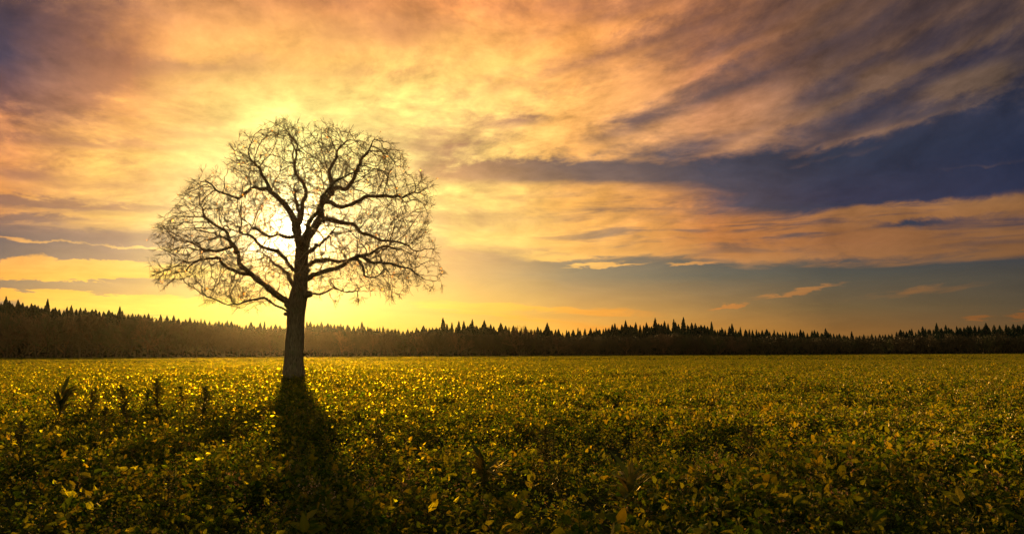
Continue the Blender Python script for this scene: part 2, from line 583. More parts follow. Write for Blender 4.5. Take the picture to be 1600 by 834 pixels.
STEP = .26
npos, npar, nlimb = [], [], []
limb_nodes = {}
for name, (src, pts, dep, wid) in LIMBS.items():
    P3 = []
    n = len(pts)
    d0 = 0.0
    if src and src != 'trunk':
        u0, v0 = pts[0]
        q = opx(u0, v0)
        best = min(limb_nodes[src], key=lambda i: (npos[i].x - q.x) ** 2 + (npos[i].z - q.z) ** 2)
        d0 = npos[best].y - OAK_Y
    elif src == 'trunk':
        q = opx(*pts[0])
        best = min(limb_nodes[src], key=lambda i: (npos[i].x - q.x) ** 2 + (npos[i].z - q.z) ** 2)
    else: best = -1
    for i, (u, v) in enumerate(pts):
        t = i / (n - 1)
        P3.append(opx(u, v, d0 + (dep - d0) * t ** 1.1 + (0 if name == 'trunk' else .25 * math.sin(i * 1.7 + ord(name[0])))))
    if best >= 0: P3[0] = npos[best].copy()
    pth = smooth_path(P3, 4)
    ids = [best] if best >= 0 else []
    acc = 0
    last = pth[0]
    if best < 0:
        npos.append(last.copy()); npar.append(-1); nlimb.append(name); ids.append(0)
    for q in pth[1:]:
        if (q - npos[ids[-1]]).length >= STEP or q is pth[-1]:
            j = 0 if name == 'trunk' else .045
            qq = q + Vector((rnd.uniform(-j, j), rnd.uniform(-2 * j, 2 * j), rnd.uniform(-j, j)))
            npos.append(qq); npar.append(ids[-1]); nlimb.append(name); ids.append(len(npos) - 1)
    limb_nodes[name] = ids[1:] if best >= 0 else ids

# points the twigs grow towards, spread through the crown's volume
attr = []
VB = (190, 488)
while len(attr) < 10500:
    v = rnd.uniform(*VB)
    sp = span_at(v)
    u = rnd.uniform(*sp) if sp else 0
    if not sp or not in_poly(u, v, OUTLINE): continue
    c = (sp[0] + sp[1]) / 2; a = max((sp[1] - sp[0]) / 2, 1)
    x = (u - c) / a
    half = math.sqrt(max(0, 1 - x * x)) * a * MPP * .80 * (.55 + .45 * min(1, (490 - v) / 90))
    half = min(half, 7.2)
    d = rnd.uniform(-1, 1) * half
    # thinner inside, full towards the shell
    ru = abs(x); rd = abs(d) / 7.2; rv = max(0, (330 - v) / 135)
    rr = math.sqrt(min(1.5, ru * ru + rd * rd + rv * rv))
    if rnd.random() > .30 + .70 * min(1, rr) ** 1.5: continue
    q = opx(u, v, d)
    if mnoise.noise(q * .42 + Vector((5, 2, 7))) + .5 * mnoise.noise(q * 1.1) < -.16 + .18 * (rr > .85): continue     # gaps between the boughs
    attr.append(q)

CROWN_C = opx(468, 410)
INF, KILL, GSTEP = 3.4, .40, .27
alive = np.ones(len(attr), bool)
A = np.array([tuple(p) for p in attr])
near = np.full(len(attr), -1)
neard = np.full(len(attr), 1e9)


def absorb(new_ids):
    """let attraction points learn of new nodes"""
    if not new_ids: return
    kd = kdtree.KDTree(len(new_ids))
    for k, i in enumerate(new_ids): kd.insert(npos[i], k)
    kd.balance()
    for q in np.nonzero(alive)[0]:
        _, k, dist = kd.find(A[q])
        if dist < neard[q]:
            neard[q] = dist; near[q] = new_ids[k]
    alive[neard < KILL] = False


absorb([i for i in range(len(npos)) if nlimb[i] != 'trunk' or npos[i].z > GZ + 5.0])
ndir = {}
for it in range(90):
    pull = {}
    for q in np.nonzero(alive & (neard < (INF if it < 40 else 12)))[0]:
        pull.setdefault(int(near[q]), []).append(q)
    new = []
    for i, qs in pull.items():
        d = Vector((0, 0, 0))
        for q in qs: d += (Vector(A[q]) - npos[i]).normalized()
        if d.length < 1e-4: continue
        d.normalize()
        par = npar[i]
        if par >= 0: d = d + (npos[i] - npos[par]).normalized() * .35
        ow = npos[i] - CROWN_C
        d = d + ow.normalized() * .30
        j = .32
        d = (d + Vector((rnd.uniform(-j, j), rnd.uniform(-j, j), rnd.uniform(-j, j)))).normalized()
        npos.append(npos[i] + d * GSTEP); npar.append(i); nlimb.append('')
        new.append(len(npos) - 1)
    if not new: break
    absorb(new)
N = len(npos)
kids = [[] for _ in range(N)]
for i in range(N):
    if npar[i] >= 0: kids[npar[i]].append(i)
# thickness by the pipe rule, thick limbs held to the photograph's widths
TIP = .0130
rad = np.zeros(N)
for i in range(N - 1, -1, -1):
    if not kids[i]: rad[i] = TIP
    else: rad[i] = max(sum(rad[k] ** 2.06 for k in kids[i]) ** (1 / 2.06), max(rad[k] for k in kids[i]) * 1.006)
for name, (src, pts, dep, wid) in LIMBS.items():
    ids = limb_nodes[name]
    L = len(ids)
    for k, i in enumerate(ids):
        if name == 'trunk': continue
        want = wid * MPP * .43 * (1 - k / L) ** .75
        rad[i] = max(rad[i] * .8 if rad[i] > want else want, TIP * 1.6) if rad[i] < want else min(rad[i], want * 1.15 + .02)
TW = [(588, 35.0), (570, 31.5), (550, 28.5), (520, 27.5), (495, 28), (478, 31), (466, 30), (455, 26), (440, 23.5), (420, 22), (400, 20.5), (388, 21)]
for i in limb_nodes['trunk']:
    v = 588 - (npos[i].z - GZ) / MPP
    rad[i] = np.interp(v, [t[0] for t in TW][::-1], [t[1] for t in TW][::-1]) * MPP / 2
print('oak nodes', N)

oak = empty('oak_tree', (OAK_X, OAK_Y, 0))
tag(oak, 'large bare oak with a wide rounded crown standing alone in the field before the sun', 'tree')
O = Vector((OAK_X, OAK_Y, 0))


def loc(pts): return [p - O for p in pts]


# trunk with buttressed foot, burrs and stubs
V, Fc = [], []
tp = [npos[i] for i in limb_nodes['trunk']]
tr_ = [rad[i] for i in limb_nodes['trunk']]
tp = [Vector((tp[0].x, tp[0].y, -.3))] + [p for p in tp if p.z > 0]
tr_ = [tr_[0] * 1.1] + tr_[-(len(tp) - 1):]
zz = np.linspace(tp[0].z, tp[-1].z, 90)
PX = np.interp(zz, [p.z for p in tp], [p.x for p in tp]); RR = np.interp(zz, [p.z for p in tp], tr_)
tp = [Vector((x, OAK_Y, z)) for x, z in zip(PX, zz)]


def trunk_relief(i, th, p):
    hgt = p.z - GZ
    f = .97 + .16 * math.exp(-max(hgt, 0) / .35) * (.5 + .5 * math.cos(th * 5 + .6))
    f += .075 * mnoise.noise(Vector((math.cos(th) * 1.6, math.sin(th) * 1.6, p.z * .8)))
    f += .035 * mnoise.noise(Vector((math.cos(th) * 7, math.sin(th) * 7, p.z * 1.3)))
    return f


tube(tp, list(RR), 40, V, Fc, trunk_relief)
for (u, v, su, w, ln, up) in ((489, 460, 1, 11, 10, .15), (444, 491, -1, 6, 9, .1), (485, 424, 1, 7, 5, .5), (446, 478, -1, 9, 5, .6)):
    c = opx(u, v, -.15)
    c0 = c - Vector((su * ln * MPP * 1.3, 0, 0))
    pts = [c0 + (c - c0) * t + Vector((0, 0, up * t * .3)) for t in (0, .4, .7, .9, 1)]
    r0 = w * MPP * .5
    tube(pts, [r0 * 1.5, r0 * 1.15, r0, r0 * .85, r0 * .45], 12, V, Fc,
         lambda i, th, p: 1 + .18 * mnoise.noise(p * 4.0 + Vector((0, 0, th))))
mesh_obj('trunk', loc(V), Fc, bark, oak, True)

# strands: from each fork the thickest child carries on
strands = []
start = [(limb_nodes[n][0], npar[limb_nodes[n][0]], n) for n in LIMBS if n != 'trunk']
started = {s[0] for s in start}
used = np.zeros(N, bool)
used[limb_nodes['trunk']] = True
stack = list(start)
for i in limb_nodes['trunk']:
    for k in kids[i]:
        if nlimb[k] == '' : stack.append((k, i, ''))
while stack:
    i, par, nm = stack.pop()
    if used[i]: continue
    chain = [par, i] if par >= 0 else [i]
    used[i] = True
    while True:
        ks = [k for k in kids[chain[-1]] if not used[k]]
        if not ks: break
        nxt = None
        if nm:
            same = [k for k in ks if nlimb[k] == nm]
            nxt = same[0] if same else None
        if nxt is None:
            free = [k for k in ks if k not in started]
            if not free: break
            nxt = max(free, key=lambda k: rad[k])
        for k in ks:
            if k != nxt and k not in started: stack.append((k, chain[-1], ''))
        used[nxt] = True
        chain.append(nxt)
    strands.append((nm, chain))

CV, CF = [], []
tips = []
for nm, ch in strands:
    pts = [npos[i] for i in ch]
    rs = [rad[i] for i in ch]
    rs[0] = rs[1] * 1.12
    # crooked oak growth
    amp = .05
    pts = [pts[0]] + [p + Vector((mnoise.noise(p * 1.1), mnoise.noise(p * 1.1 + Vector((9, 0, 0))), mnoise.noise(p * 1.1 + Vector((0, 9, 0))))) * (.22 if nm else .13) for p in pts[1:]] if len(pts) > 2 else pts
    if nm and npar[ch[1]] >= 0:
        rs[0] = min(rs[1] * 1.5, rs[1] + .09); 
        if len(rs) > 3: rs[1] *= 1.15
    if rs[1] > .03 and len(pts) > 2:
        sp_ = smooth_path(pts, 2)
        rr_ = np.interp(np.linspace(0, 1, len(sp_)), np.linspace(0, 1, len(rs)), rs)
    else: sp_, rr_ = pts, rs
    sides = 12 if rs[1] > .12 else 7 if rs[1] > .05 else 4 if rs[1] > .02 else 3
    if nm:
        V, Fc = [], []
        cut = len(sp_)
        tube(sp_, list(rr_), sides, V, Fc, (lambda i, th, p: 1 + .13 * mnoise.noise(p * 3.0 + Vector((math.cos(th), math.sin(th), 0)))) if sides > 6 else None)
        mesh_obj('limb', loc(V), Fc, bark, oak, True)
    else:
        tube(sp_, list(rr_), sides, CV, CF)
    # fine twigs along the strand and at its end
    for k in range(1, len(pts)):
        r = rs[k]
        if r > .030: continue
        endp = k == len(pts) - 1
        cnt = 5 if endp else (1 if rnd.random() < .75 else 0)
        ax = (pts[k] - pts[k - 1]).normalized()
        for _ in range(cnt): tips.append((pts[k], ax, endp))
LV, LF = [], []
for p, ax, endp in tips:
    spread = .75 if endp else 1.5
    d = (ax + Vector((rnd.gauss(0, 1), rnd.gauss(0, 1), rnd.gauss(0, 1))).normalized() * spread)
    d = (d + (p - CROWN_C).normalized() * .35).normalized()
    ln = rnd.uniform(.30, .75) * (1 if endp else .75)
    seg = 3
    pts = [p]
    for k in range(seg):
        d = (d + Vector((rnd.gauss(0, .13), rnd.gauss(0, .13), rnd.gauss(0, .13)))).normalized()
        pts.append(pts[-1] + d * ln / seg)
    tube(pts, [.0115, .010, .008, .005], 3, CV, CF, cap=False)
    for k in (1, 2):
        if rnd.random() < .6:
            e = (d + Vector((rnd.gauss(0, .7), rnd.gauss(0, .7), rnd.gauss(0, .7)))).normalized()
            q = pts[k]
            tube([q, q + e * ln * .25, q + (e + Vector((0, 0, rnd.gauss(0, .3)))).normalized() * ln * .5], [.009, .007, .005], 3, CV, CF, cap=False)
    if rnd.random() < .035:
        q = pts[-1]
        for _ in range(rnd.choice((1, 1, 2))):
            e = Vector((rnd.gauss(0, 1), rnd.gauss(0, 1), rnd.gauss(0, .6) - .8)).normalized()
            s = e.cross(Vector((rnd.gauss(0, 1), rnd.gauss(0, 1), rnd.gauss(0, 1)))).normalized() * .035
            b = len(LV)
            f_ = e.cross(s).normalized() * .015
            LV += [q, q + e * .04 + s, q + e * .08 + s * .8, q + e * .11 + f_, q + e * .08 - s * .8, q + e * .04 - s]
            LF += [(b, b + 1, b + 2, b + 3), (b, b + 3, b + 4, b + 5)]
mesh_obj('twig_crown', loc(CV), CF, twig_bark, oak, True)
mesh_obj('withered_leaves', loc(LV), LF, dead_leaf, oak)
print('oak faces', len(CF), 'tips', len(tips))


# ------------------------------------------------------------------ ground
FOREST_Y = 392.0


def left_rise(x):
    t = min(1, max(0, (-x - 5) / 250)); return t * t * (3 - 2 * t)


def ground_z(x, y):
    b = min(1, max(0, (y - FOREST_Y + 6) / 130)); b = b * b * (3 - 2 * b)
    return b * (2.0 + 16.0 * left_rise(x)) + .05 * mnoise.noise(Vector((x * .06, y * .06, 0)))


xs = np.concatenate([np.linspace(-760, -80, 35), np.linspace(-76, 76, 77), np.linspace(80, 760, 35)])
ys = np.concatenate([np.linspace(-60, -2, 12), np.linspace(0, 120, 61), np.linspace(124, 820, 88)])
V = [(x, y, ground_z(x, y)) for y in ys for x in xs]
nx = len(xs)
Fc = [(j * nx + i, j * nx + i + 1, (j + 1) * nx + i + 1, (j + 1) * nx + i) for j in range(len(ys) - 1) for i in range(nx - 1)]
soil = material('field_soil')
p_ = geo_pos()
n_ = noi(p_, 3.0, 8, .7)
c = ramp(n_ * .6 + noi(p_, .12, 4, .6) * .4, ((.35, (.012, .012, .005)), (.55, (.030, .032, .010)), (.7, (.055, .050, .018))))
finish(bsdf(c, 1.0, None, 0.0))
tag(mesh_obj('ground', V, Fc, soil, smooth=True), kind='structure')


# ------------------------------------------------------------------ forest
def needle_material(name, lo, hi):
    m = material(name)
    f = noi(geo_pos(), .35, 5, .7) * .6 + obj_rand() * .4
    finish(bsdf(ramp(f, ((.3, lo), (.75, hi))), .8, None, .15))
    return m


spruce_mat = needle_material('spruce_needles', (.012, .018, .008), (.035, .045, .018))
wood_mat = needle_material('forest_bark', (.03, .02, .012), (.07, .048, .03))
bare_mat = needle_material('bare_twigs', (.055, .038, .016), (.11, .072, .032))
rust_mat = needle_material('rusty_foliage', (.13, .065, .03), (.23, .115, .05))
olive_mat = needle_material('olive_foliage', (.05, .05, .015), (.11, .10, .032))


def spruce_geo(seed, wide, ragged):
    """unit-height spruce: drooping boughs set in rough whorls"""
    r = random.Random(seed)
    V, Fc = [], []
    z = .10
    while z < .985:
        t = (z - .10) / .9
        R = wide * 1.02 * (1 - math.exp(-(1 - t) * 3.0)) * r.uniform(.9, 1.08) + .002
        n = max(5, int(10 * (1 - t) + 5))
        a0 = r.uniform(0, 6.28)
        for k in range(n):
            a = a0 + 6.283 * k / n + r.uniform(-.25, .25)
            L = R * (r.uniform(.80, 1.12) - (r.uniform(0, ragged) ** 2) * .6)
            ca_, sa_ = math.cos(a), math.sin(a)
            w = L * r.uniform(.16, .30) + .002
            dz = -L * r.uniform(.25, .55) + (.10 * L if t > .8 else 0)
            b = len(V)
            V += [(0, 0, z + .012), (ca_ * L * .55 - sa_ * w, sa_ * L * .55 + ca_ * w, z + dz * .5 - .012),
                  (ca_ * L, sa_ * L, z + dz), (ca_ * L * .55 + sa_ * w, sa_ * L * .55 - ca_ * w, z + dz * .5 - .012),
                  (ca_ * L * .55, sa_ * L * .55, z + dz * .35 + .012), (ca_ * L * .4, sa_ * L * .4, z + dz * .7 - .045)]
            Fc += [(b, b + 1, b + 4), (b + 1, b + 2, b + 4), (b + 2, b + 3, b + 4), (b + 3, b, b + 4), (b, b + 5, b + 1), (b + 5, b + 2, b + 1), (b, b + 3, b + 5), (b + 3, b + 2, b + 5)]
        z += (.017 + .016 * (1 - t)) * r.uniform(.75, 1.25)
    b = len(V)
    V += [(.004, 0, .96), (-.002, .004, .96), (-.002, -.004, .96), (0, 0, 1.0)]
    Fc += [(b, b + 1, b + 3), (b + 1, b + 2, b + 3), (b + 2, b, b + 3)]
    return V, Fc


def trunk_geo(h, r0, sides=6):
    V = [(math.cos(6.283 * k / sides) * r, math.sin(6.283 * k / sides) * r, z) for z, r in ((-.06, r0 * 1.2), (.05, r0), (h * .6, r0 * .6), (h, r0 * .15)) for k in range(sides)]
    return V, [(i * sides + k, i * sides + (k + 1) % sides, (i + 1) * sides + (k + 1) % sides, (i + 1) * sides + k) for i in range(3) for k in range(sides)]


def mesh_data(name, V, Fc, mat, smooth=False):
    me = bpy.data.meshes.new(name)
    me.from_pydata([tuple(v) for v in V], [], Fc)
    me.materials.append(mat)
    if smooth: me.polygons.foreach_set('use_smooth', [True] * len(me.polygons))
    me.update()
    return me


SPR = [spruce_geo(s, w, g) for s, w, g in ((1, .17, .5), (2, .21, .6), (3, .175, .7), (4, .25, .5), (5, .19, .9), (6, .155, .8))]
spr_me = [mesh_data('spruce_crown', *g, spruce_mat) for g in SPR]
spr_tr = mesh_data('spruce_trunk', *trunk_geo(.9, .012), wood_mat)

PROF = [(-260, 452), (-120, 460), (0, 474), (20, 471), (60, 476), (100, 480), (150, 484), (200, 489), (250, 495), (300, 499), (350, 503), (400, 507), (450, 508),
        (480, 505), (520, 505), (560, 506), (600, 513), (640, 515), (680, 509), (720, 505), (770, 508), (800, 512), (850, 513), (900, 516),
        (940, 512), (980, 507), (1030, 504), (1080, 504), (1110, 510), (1160, 513), (1210, 517), (1260, 518), (1310, 517), (1345, 523),
        (1375, 522), (1410, 515), (1450, 511), (1500, 509), (1560, 510), (1600, 509), (1700, 508), (1900, 510)]


def prof(u): return float(np.interp(u, [p[0] for p in PROF], [p[1] for p in PROF]))


def copy_child(me, name, parent):
    o = bpy.data.objects.new(name, me)
    return link(o, parent)


def place_tree(kind, me, tr_me, u, v, y, label, cat, group, wscale=1.0):
    p = at_depth(u, v, y)
    gz = ground_z(p.x, y)
    H = p.z - gz
    o = empty(kind, (p.x, y, gz))
    o.scale = (H * wscale, H * wscale, H)
    o.rotation_euler = (rnd.uniform(-.02, .02), rnd.uniform(-.02, .02), rnd.uniform(0, 6.28))
    copy_child(me, 'crown', o)
    copy_child(tr_me, 'trunk', o)
    tag(o, label, cat, group)
    return o


ORD = ['', 'first', 'second', 'third', 'fourth', 'fifth', 'sixth', 'seventh', 'eighth', 'ninth', 'tenth', 'eleventh', 'twelfth', 'thirteenth', 'fourteenth', 'fifteenth']


def label_by_landmark(things, marks, look):
    """things: [(u, object, adjective)]; marks: [(u, phrase)]; names each by its count from the nearest landmark"""
    for u_, o_, adj in things:
        mu, ph = min(marks, key=lambda m: abs(m[0] - u_))
        if u_ >= mu: c_, side = sum(1 for t in things if mu <= t[0] <= u_), 'right'
        else: c_, side = sum(1 for t in things if u_ <= t[0] < mu), 'left'
        if c_ < len(ORD): o_['label'] = '%s %s %s of %s' % (ORD[c_], look % adj, side, ph)


SPECIAL = [  # spruces the photograph lets one point out: (u, v of the tip, mesh, width, label)
 (7, 461, 2, .9, 'tall spruce at the extreme left end of the treeline'),
 (30, 466, 0, 1.0, 'broad spruce just right of the tall one at the left end'),
 (75, 465, 2, .8, 'slim spruce spire standing clear of the left treeline above a rusty crown'),
 (187, 477, 1, .8, 'single pointed spruce on the slope of the left treeline'),
 (693, 495, 2, 1.1, 'tallest slender spruce spire in the treeline right of the oak'),
 (717, 500, 1, .9, 'wide spruce just right of the tallest spire beyond the oak'),
 (738, 497, 5, 1.1, 'narrow spruce between the tallest spire and the broad dark pair'),
 (757, 499, 3, 1.0, 'broad dark spruce closing the high clump right of the oak'),
 (856, 503, 3, 1.0, 'squat rounded spruce standing above the low middle of the treeline'),
 (978, 499, 1, .9, 'spruce opening the high middle stretch of the treeline'),
 (1023, 495, 2, 1.0, 'needle-thin spruce spire near the highest middle of the treeline'),
 (1067, 494, 2, 1.0, 'ragged spruce spire at the right end of the high middle stretch'),
 (1052, 497, 5, 1.0, 'thin spruce tip close left of the ragged spire'),
 (1111, 501, 2, .9, 'lone spruce tip on the slope falling to the right'),
 (1144, 504, 1, .9, 'bushy spruce rising over the falling treeline on the right'),
 (1462, 503, 1, .9, 'highest pointed spruce in the even treeline at the right'),
]
for u, v, mi, w, lab in SPECIAL:
    place_tree('spruce', spr_me[mi], spr_tr, u, v, 404 + rnd.uniform(-3, 6), lab, 'spruce', None, w * .8)
STR = [(0, 'dark spruce on the high wooded slope at the far left'), (230, 'dark spruce on the treeline running down towards the oak from the left'),
       (445, 'dark spruce in the sunlit treeline directly behind and beside the oak trunk'), (670, 'dark spruce in the treeline between the oak and the middle high stretch'),
       (960, 'dark spruce in the high middle stretch of the treeline'), (1130, 'dark spruce in the low dip of the treeline on the right'),
       (1390, 'dark spruce in the even treeline at the far right')]
u = -30
cnt = 0
spruce_list = []
while u < 1635:
    lab = [s for s0, s in STR if u >= s0 or s0 == 0][-1]
    if all(abs(u - s[0]) > 3.0 for s in SPECIAL):
        mi = rnd.randrange(6)
        ob = place_tree('spruce', spr_me[mi], spr_tr, u, prof(u) + rnd.gauss(0, 2.4) - (2 if rnd.random() < .15 else 0), 406 + rnd.uniform(0, 26), lab, 'spruce',
                   'spruces along the top of the far treeline', rnd.uniform(.75, 1.1))
        spruce_list.append((u, ob, ('dark', 'full', 'slim', 'broad', 'ragged', 'narrow')[mi]))
        cnt += 1
    u += rnd.uniform(3.5, 7.2)
label_by_landmark(spruce_list, [(-40, 'the left picture edge on the treeline'), (30, 'the broad left-end spruce'), (75, 'the slim left spire above the rusty crown'),
    (187, 'the single pointed spruce on the left slope'), (265, 'the lowest left cloud bank'), (340, 'the crown tip hanging lowest at left'), (459, 'the oak trunk on the treeline'),
    (560, 'the small rise behind the oak'), (620, 'the low gap beyond the oak'), (693, 'the tallest slender spire'), (757, 'the broad dark spruce in the clump'),
    (856, 'the squat rounded spruce mid treeline'), (920, 'the low saddle mid treeline'), (978, 'the spruce opening the high stretch'), (1023, 'the needle-thin spire'), (1067, 'the ragged spruce spire'),
    (1111, 'the lone tip on the falling slope'), (1144, 'the bushy spruce on the right slope'), (1240, 'the midpoint of the right slope'), (1370, 'the lowest dip in the treeline'),
    (1462, 'the highest pointed spruce at right'), (1545, 'the shallow notch far right'), (1640, 'the right picture edge on the treeline')], '%s spruce')
print('spruces', cnt)

# the depth of the wood behind them: one mass
V, Fc = [], []
for k in range(760):
    u = rnd.uniform(-330, 1930)
    inside = -30 < u < 1635
    y = rnd.uniform(432, 500) if inside else rnd.uniform(400, 480)
    v = prof(u) + (rnd.uniform(1, 12) if inside else rnd.uniform(-4, 8))
    p = at_depth(u, v, y); gz = ground_z(p.x, y); H = p.z - gz
    if H < 5: continue
    g = rnd.choice(SPR); w = rnd.uniform(.8, 1.15) * H; a = rnd.uniform(0, 6.28); b = len(V)
    V += [(p.x + (q[0] * math.cos(a) - q[1] * math.sin(a)) * w, y + (q[0] * math.sin(a) + q[1] * math.cos(a)) * w, gz + q[2] * H) for q in g[0]]
    Fc += [tuple(b + i for i in f) for f in g[1]]
tag(mesh_obj('forest', V, Fc, spruce_mat), 'dark spruce wood massed behind the front rows of the treeline', 'forest', kind='stuff')


def bare_geo(seed, rr=.0017, spread=.66, levels=6):
    """unit-height leafless tree that reads as a soft twiggy dome"""
    r = random.Random(seed)
    V, Fc = [], []
    tw, tf = [], []

    def grow(p, d, L, rad_, lev):
        n = 3
        pts = [p]
        for _ in range(n):
            d = (d + Vector((r.gauss(0, .16), r.gauss(0, .16), r.gauss(0, .10) + .05))).normalized()
            pts.append(pts[-1] + d * L / n)
        tube(pts, [rad_ * (1 - .35 * i / n) for i in range(n + 1)], 4 if lev < 2 else 3, *( (tw, tf) if lev == 0 else (V, Fc)), cap=False)
        if lev >= levels: return
        for k in range(3 if lev < 3 else 2 + (r.random() < .6)):
            e = (d + Vector((r.gauss(0, 1), r.gauss(0, 1), r.gauss(0, .7))).normalized() * spread).normalized()
            grow(pts[-1 if k else -2], e, L * r.uniform(.62, .84), max(rad_ * .62, rr), lev + 1)
    grow(Vector((0, 0, 0)), Vector((0, 0, 1)), .26, .022, 0)
    for k in range(4):
        a = r.uniform(0, 6.28)
        grow(Vector((0, 0, r.uniform(.05, .22))), Vector((math.cos(a), math.sin(a), .7)).normalized(), .2, .010, 1)
    m = max(q.z for q in V)
    return [q / m for q in V], Fc, [q / m for q in tw], tf


BARE = [bare_geo(s) for s in (21, 22, 23, 24)]
bare_tr = [mesh_data('bare_tree_trunk', g[2], g[3], wood_mat) for g in BARE]
bare_me = [mesh_data('bare_tree_crown', g[0], g[1], bare_mat) for g in BARE]
rust_me = [mesh_data('rusty_tree_crown', g[0], g[1], rust_mat) for g in BARE[:2]]
olive_me = [mesh_data('olive_tree_crown', g[0], g[1], olive_mat) for g in BARE[2:]]
BPROF = [(-40, 488), (10, 486), (50, 492), (110, 490), (160, 491), (200, 493), (250, 496), (300, 501), (340, 507), (400, 511), (450, 514), (500, 515),
         (560, 517), (620, 518), (680, 517), (760, 519), (850, 522), (950, 523), (1040, 520), (1120, 522), (1250, 525), (1340, 527), (1450, 524), (1600, 522), (1700, 521)]


def bprof(u): return float(np.interp(u, [p[0] for p in BPROF], [p[1] for p in BPROF]))


NAMED = [(10, 482, 0, 'rust-coloured bare tree at the left edge of the wood below the spruces'), (62, 486, 1, 'rusty rounded tree crown in front of the left spruces, second from the edge'),
         (155, 489, 0, 'rusty bare crown catching light halfway up the left wood edge'), (214, 493, 1, 'pale rusty crown where the left wood edge starts to drop'),
         (1035, 519, 0, 'rusty low tree before the high middle spruces'), (808, 506, 0, 'bare twiggy tree rising among the spruce tips right of the oak')]
for u, v, mi, lab in NAMED:
    o = place_tree('bare_tree', rust_me[mi], bare_tr[mi], u, v, 396, lab, 'tree', None, 1.0)
BL = [(0, 'brownish leafless tree along the left edge of the wood'), (300, 'brownish leafless tree along the wood edge left of the oak trunk'),
      (460, 'sunlit leafless tree along the wood edge between the oak trunk and the first tall spruce'), (690, 'dark leafless tree along the wood edge right of the first tall spruce'),
      (1120, 'dark leafless tree along the shaded wood edge at the right')]
u = -36
bare_list = []
while u < 1640:
    mi = rnd.randrange(4)
    me = bare_me[mi] if rnd.random() < .75 else (rust_me[mi] if mi < 2 else olive_me[mi - 2]) if u < 1150 else olive_me[mi - 2] if mi > 1 else bare_me[mi]
    ob = place_tree('bare_tree', me, bare_tr[mi], u, bprof(u) + rnd.gauss(0, 2.2), FOREST_Y + rnd.uniform(0, 7), [s for s0, s in BL if u >= s0 or s0 == 0][-1], 'tree',
               'leafless trees along the edge of the wood', rnd.uniform(.75, 1.15))
    bare_list.append((u, ob, 'brownish' if u < 460 else 'sunlit' if u < 690 else 'dark'))
    u += rnd.uniform(7, 13)
label_by_landmark(bare_list, [(-40, 'the left edge'), (62, 'the second rusty crown'), (155, 'the halfway rusty crown'), (214, 'the pale rusty crown'), (300, 'the lowest left cloud bank'), (459, 'the oak trunk'), (560, 'the small rise behind the oak'), (693, 'a line below the tallest spire'), (808, 'a line below the twiggy treetop'), (920, 'the low saddle mid treeline'), (1035, 'the rusty low middle tree'), (1144, 'a line below the bushy right spruce'), (1250, 'the midpoint of the right slope'), (1370, 'the lowest dip in the treeline'), (1462, 'a line below the pointed spruce at right'), (1640, 'the right edge')], '%s wood-edge leafless tree')

# undergrowth closing the wood's edge
V, Fc = [], []
for k in range(42000):
    u = rnd.uniform(-330, 1930); y = FOREST_Y + rnd.uniform(2, 22)
    p = at_depth(u, 550, y)
    top = at_depth(u, bprof(u) + 3 + 5 * mnoise.noise(Vector((u * .03, y * .2, 0))), y).z
    gz = ground_z(p.x, y)
    z = gz + (top - gz) * rnd.random() ** .8
    d = Vector((rnd.gauss(0, 1), rnd.gauss(0, 1), rnd.gauss(0, 1.3))).normalized()
    e = d.cross(Vector((rnd.gauss(0, 1), rnd.gauss(0, 1), rnd.gauss(0, 1)))).normalized()
    L = rnd.uniform(.35, .95); w = L * rnd.uniform(.15, .4)
    c = Vector((p.x, y, z)); b = len(V)
    V += [c - d * L, c + e * w, c + d * L, c - e * w]
    Fc.append((b, b + 1, b + 2, b + 3))
tag(mesh_obj('undergrowth', V, Fc, bare_mat), 'brown tangled undergrowth filling the shaded edge of the wood', 'undergrowth', kind='stuff')


# ------------------------------------------------------------------ the crop
crop_a = leaf_material('crop_leaf', ((.22, (.014, .034, .003)), (.42, (.040, .070, .004)), (.62, (.11, .115, .007)), (.80, (.18, .135, .010))),   .62, .6, .10, True, 1.3)
crop_b = leaf_material('crop_leaf_pale', ((.25, (.05, .085, .008)), (.6, (.125, .135, .012)), (.85, (.19, .16, .025))),   .62, .6, .10, True, 1.5)
bloom = leaf_material('faded_blossom', ((.25, (.20, .085, .045)), (.7, (.42, .25, .16))), .4, .6, .3, True, 2)
stem_mat = leaf_material('crop_stem', ((.3, (.04, .05, .010)), (.7, (.10, .085, .02))), .25, .6, .1, False, 2)
weed_mat = leaf_material('weed_leaf', ((.25, (.022, .034, .006)), (.6, (.05, .06, .010)), (.85, (.10, .075, .018))), .30, .5, .4, True, 2)
CROP_MATS = [crop_a, crop_b, bloom, stem_mat]


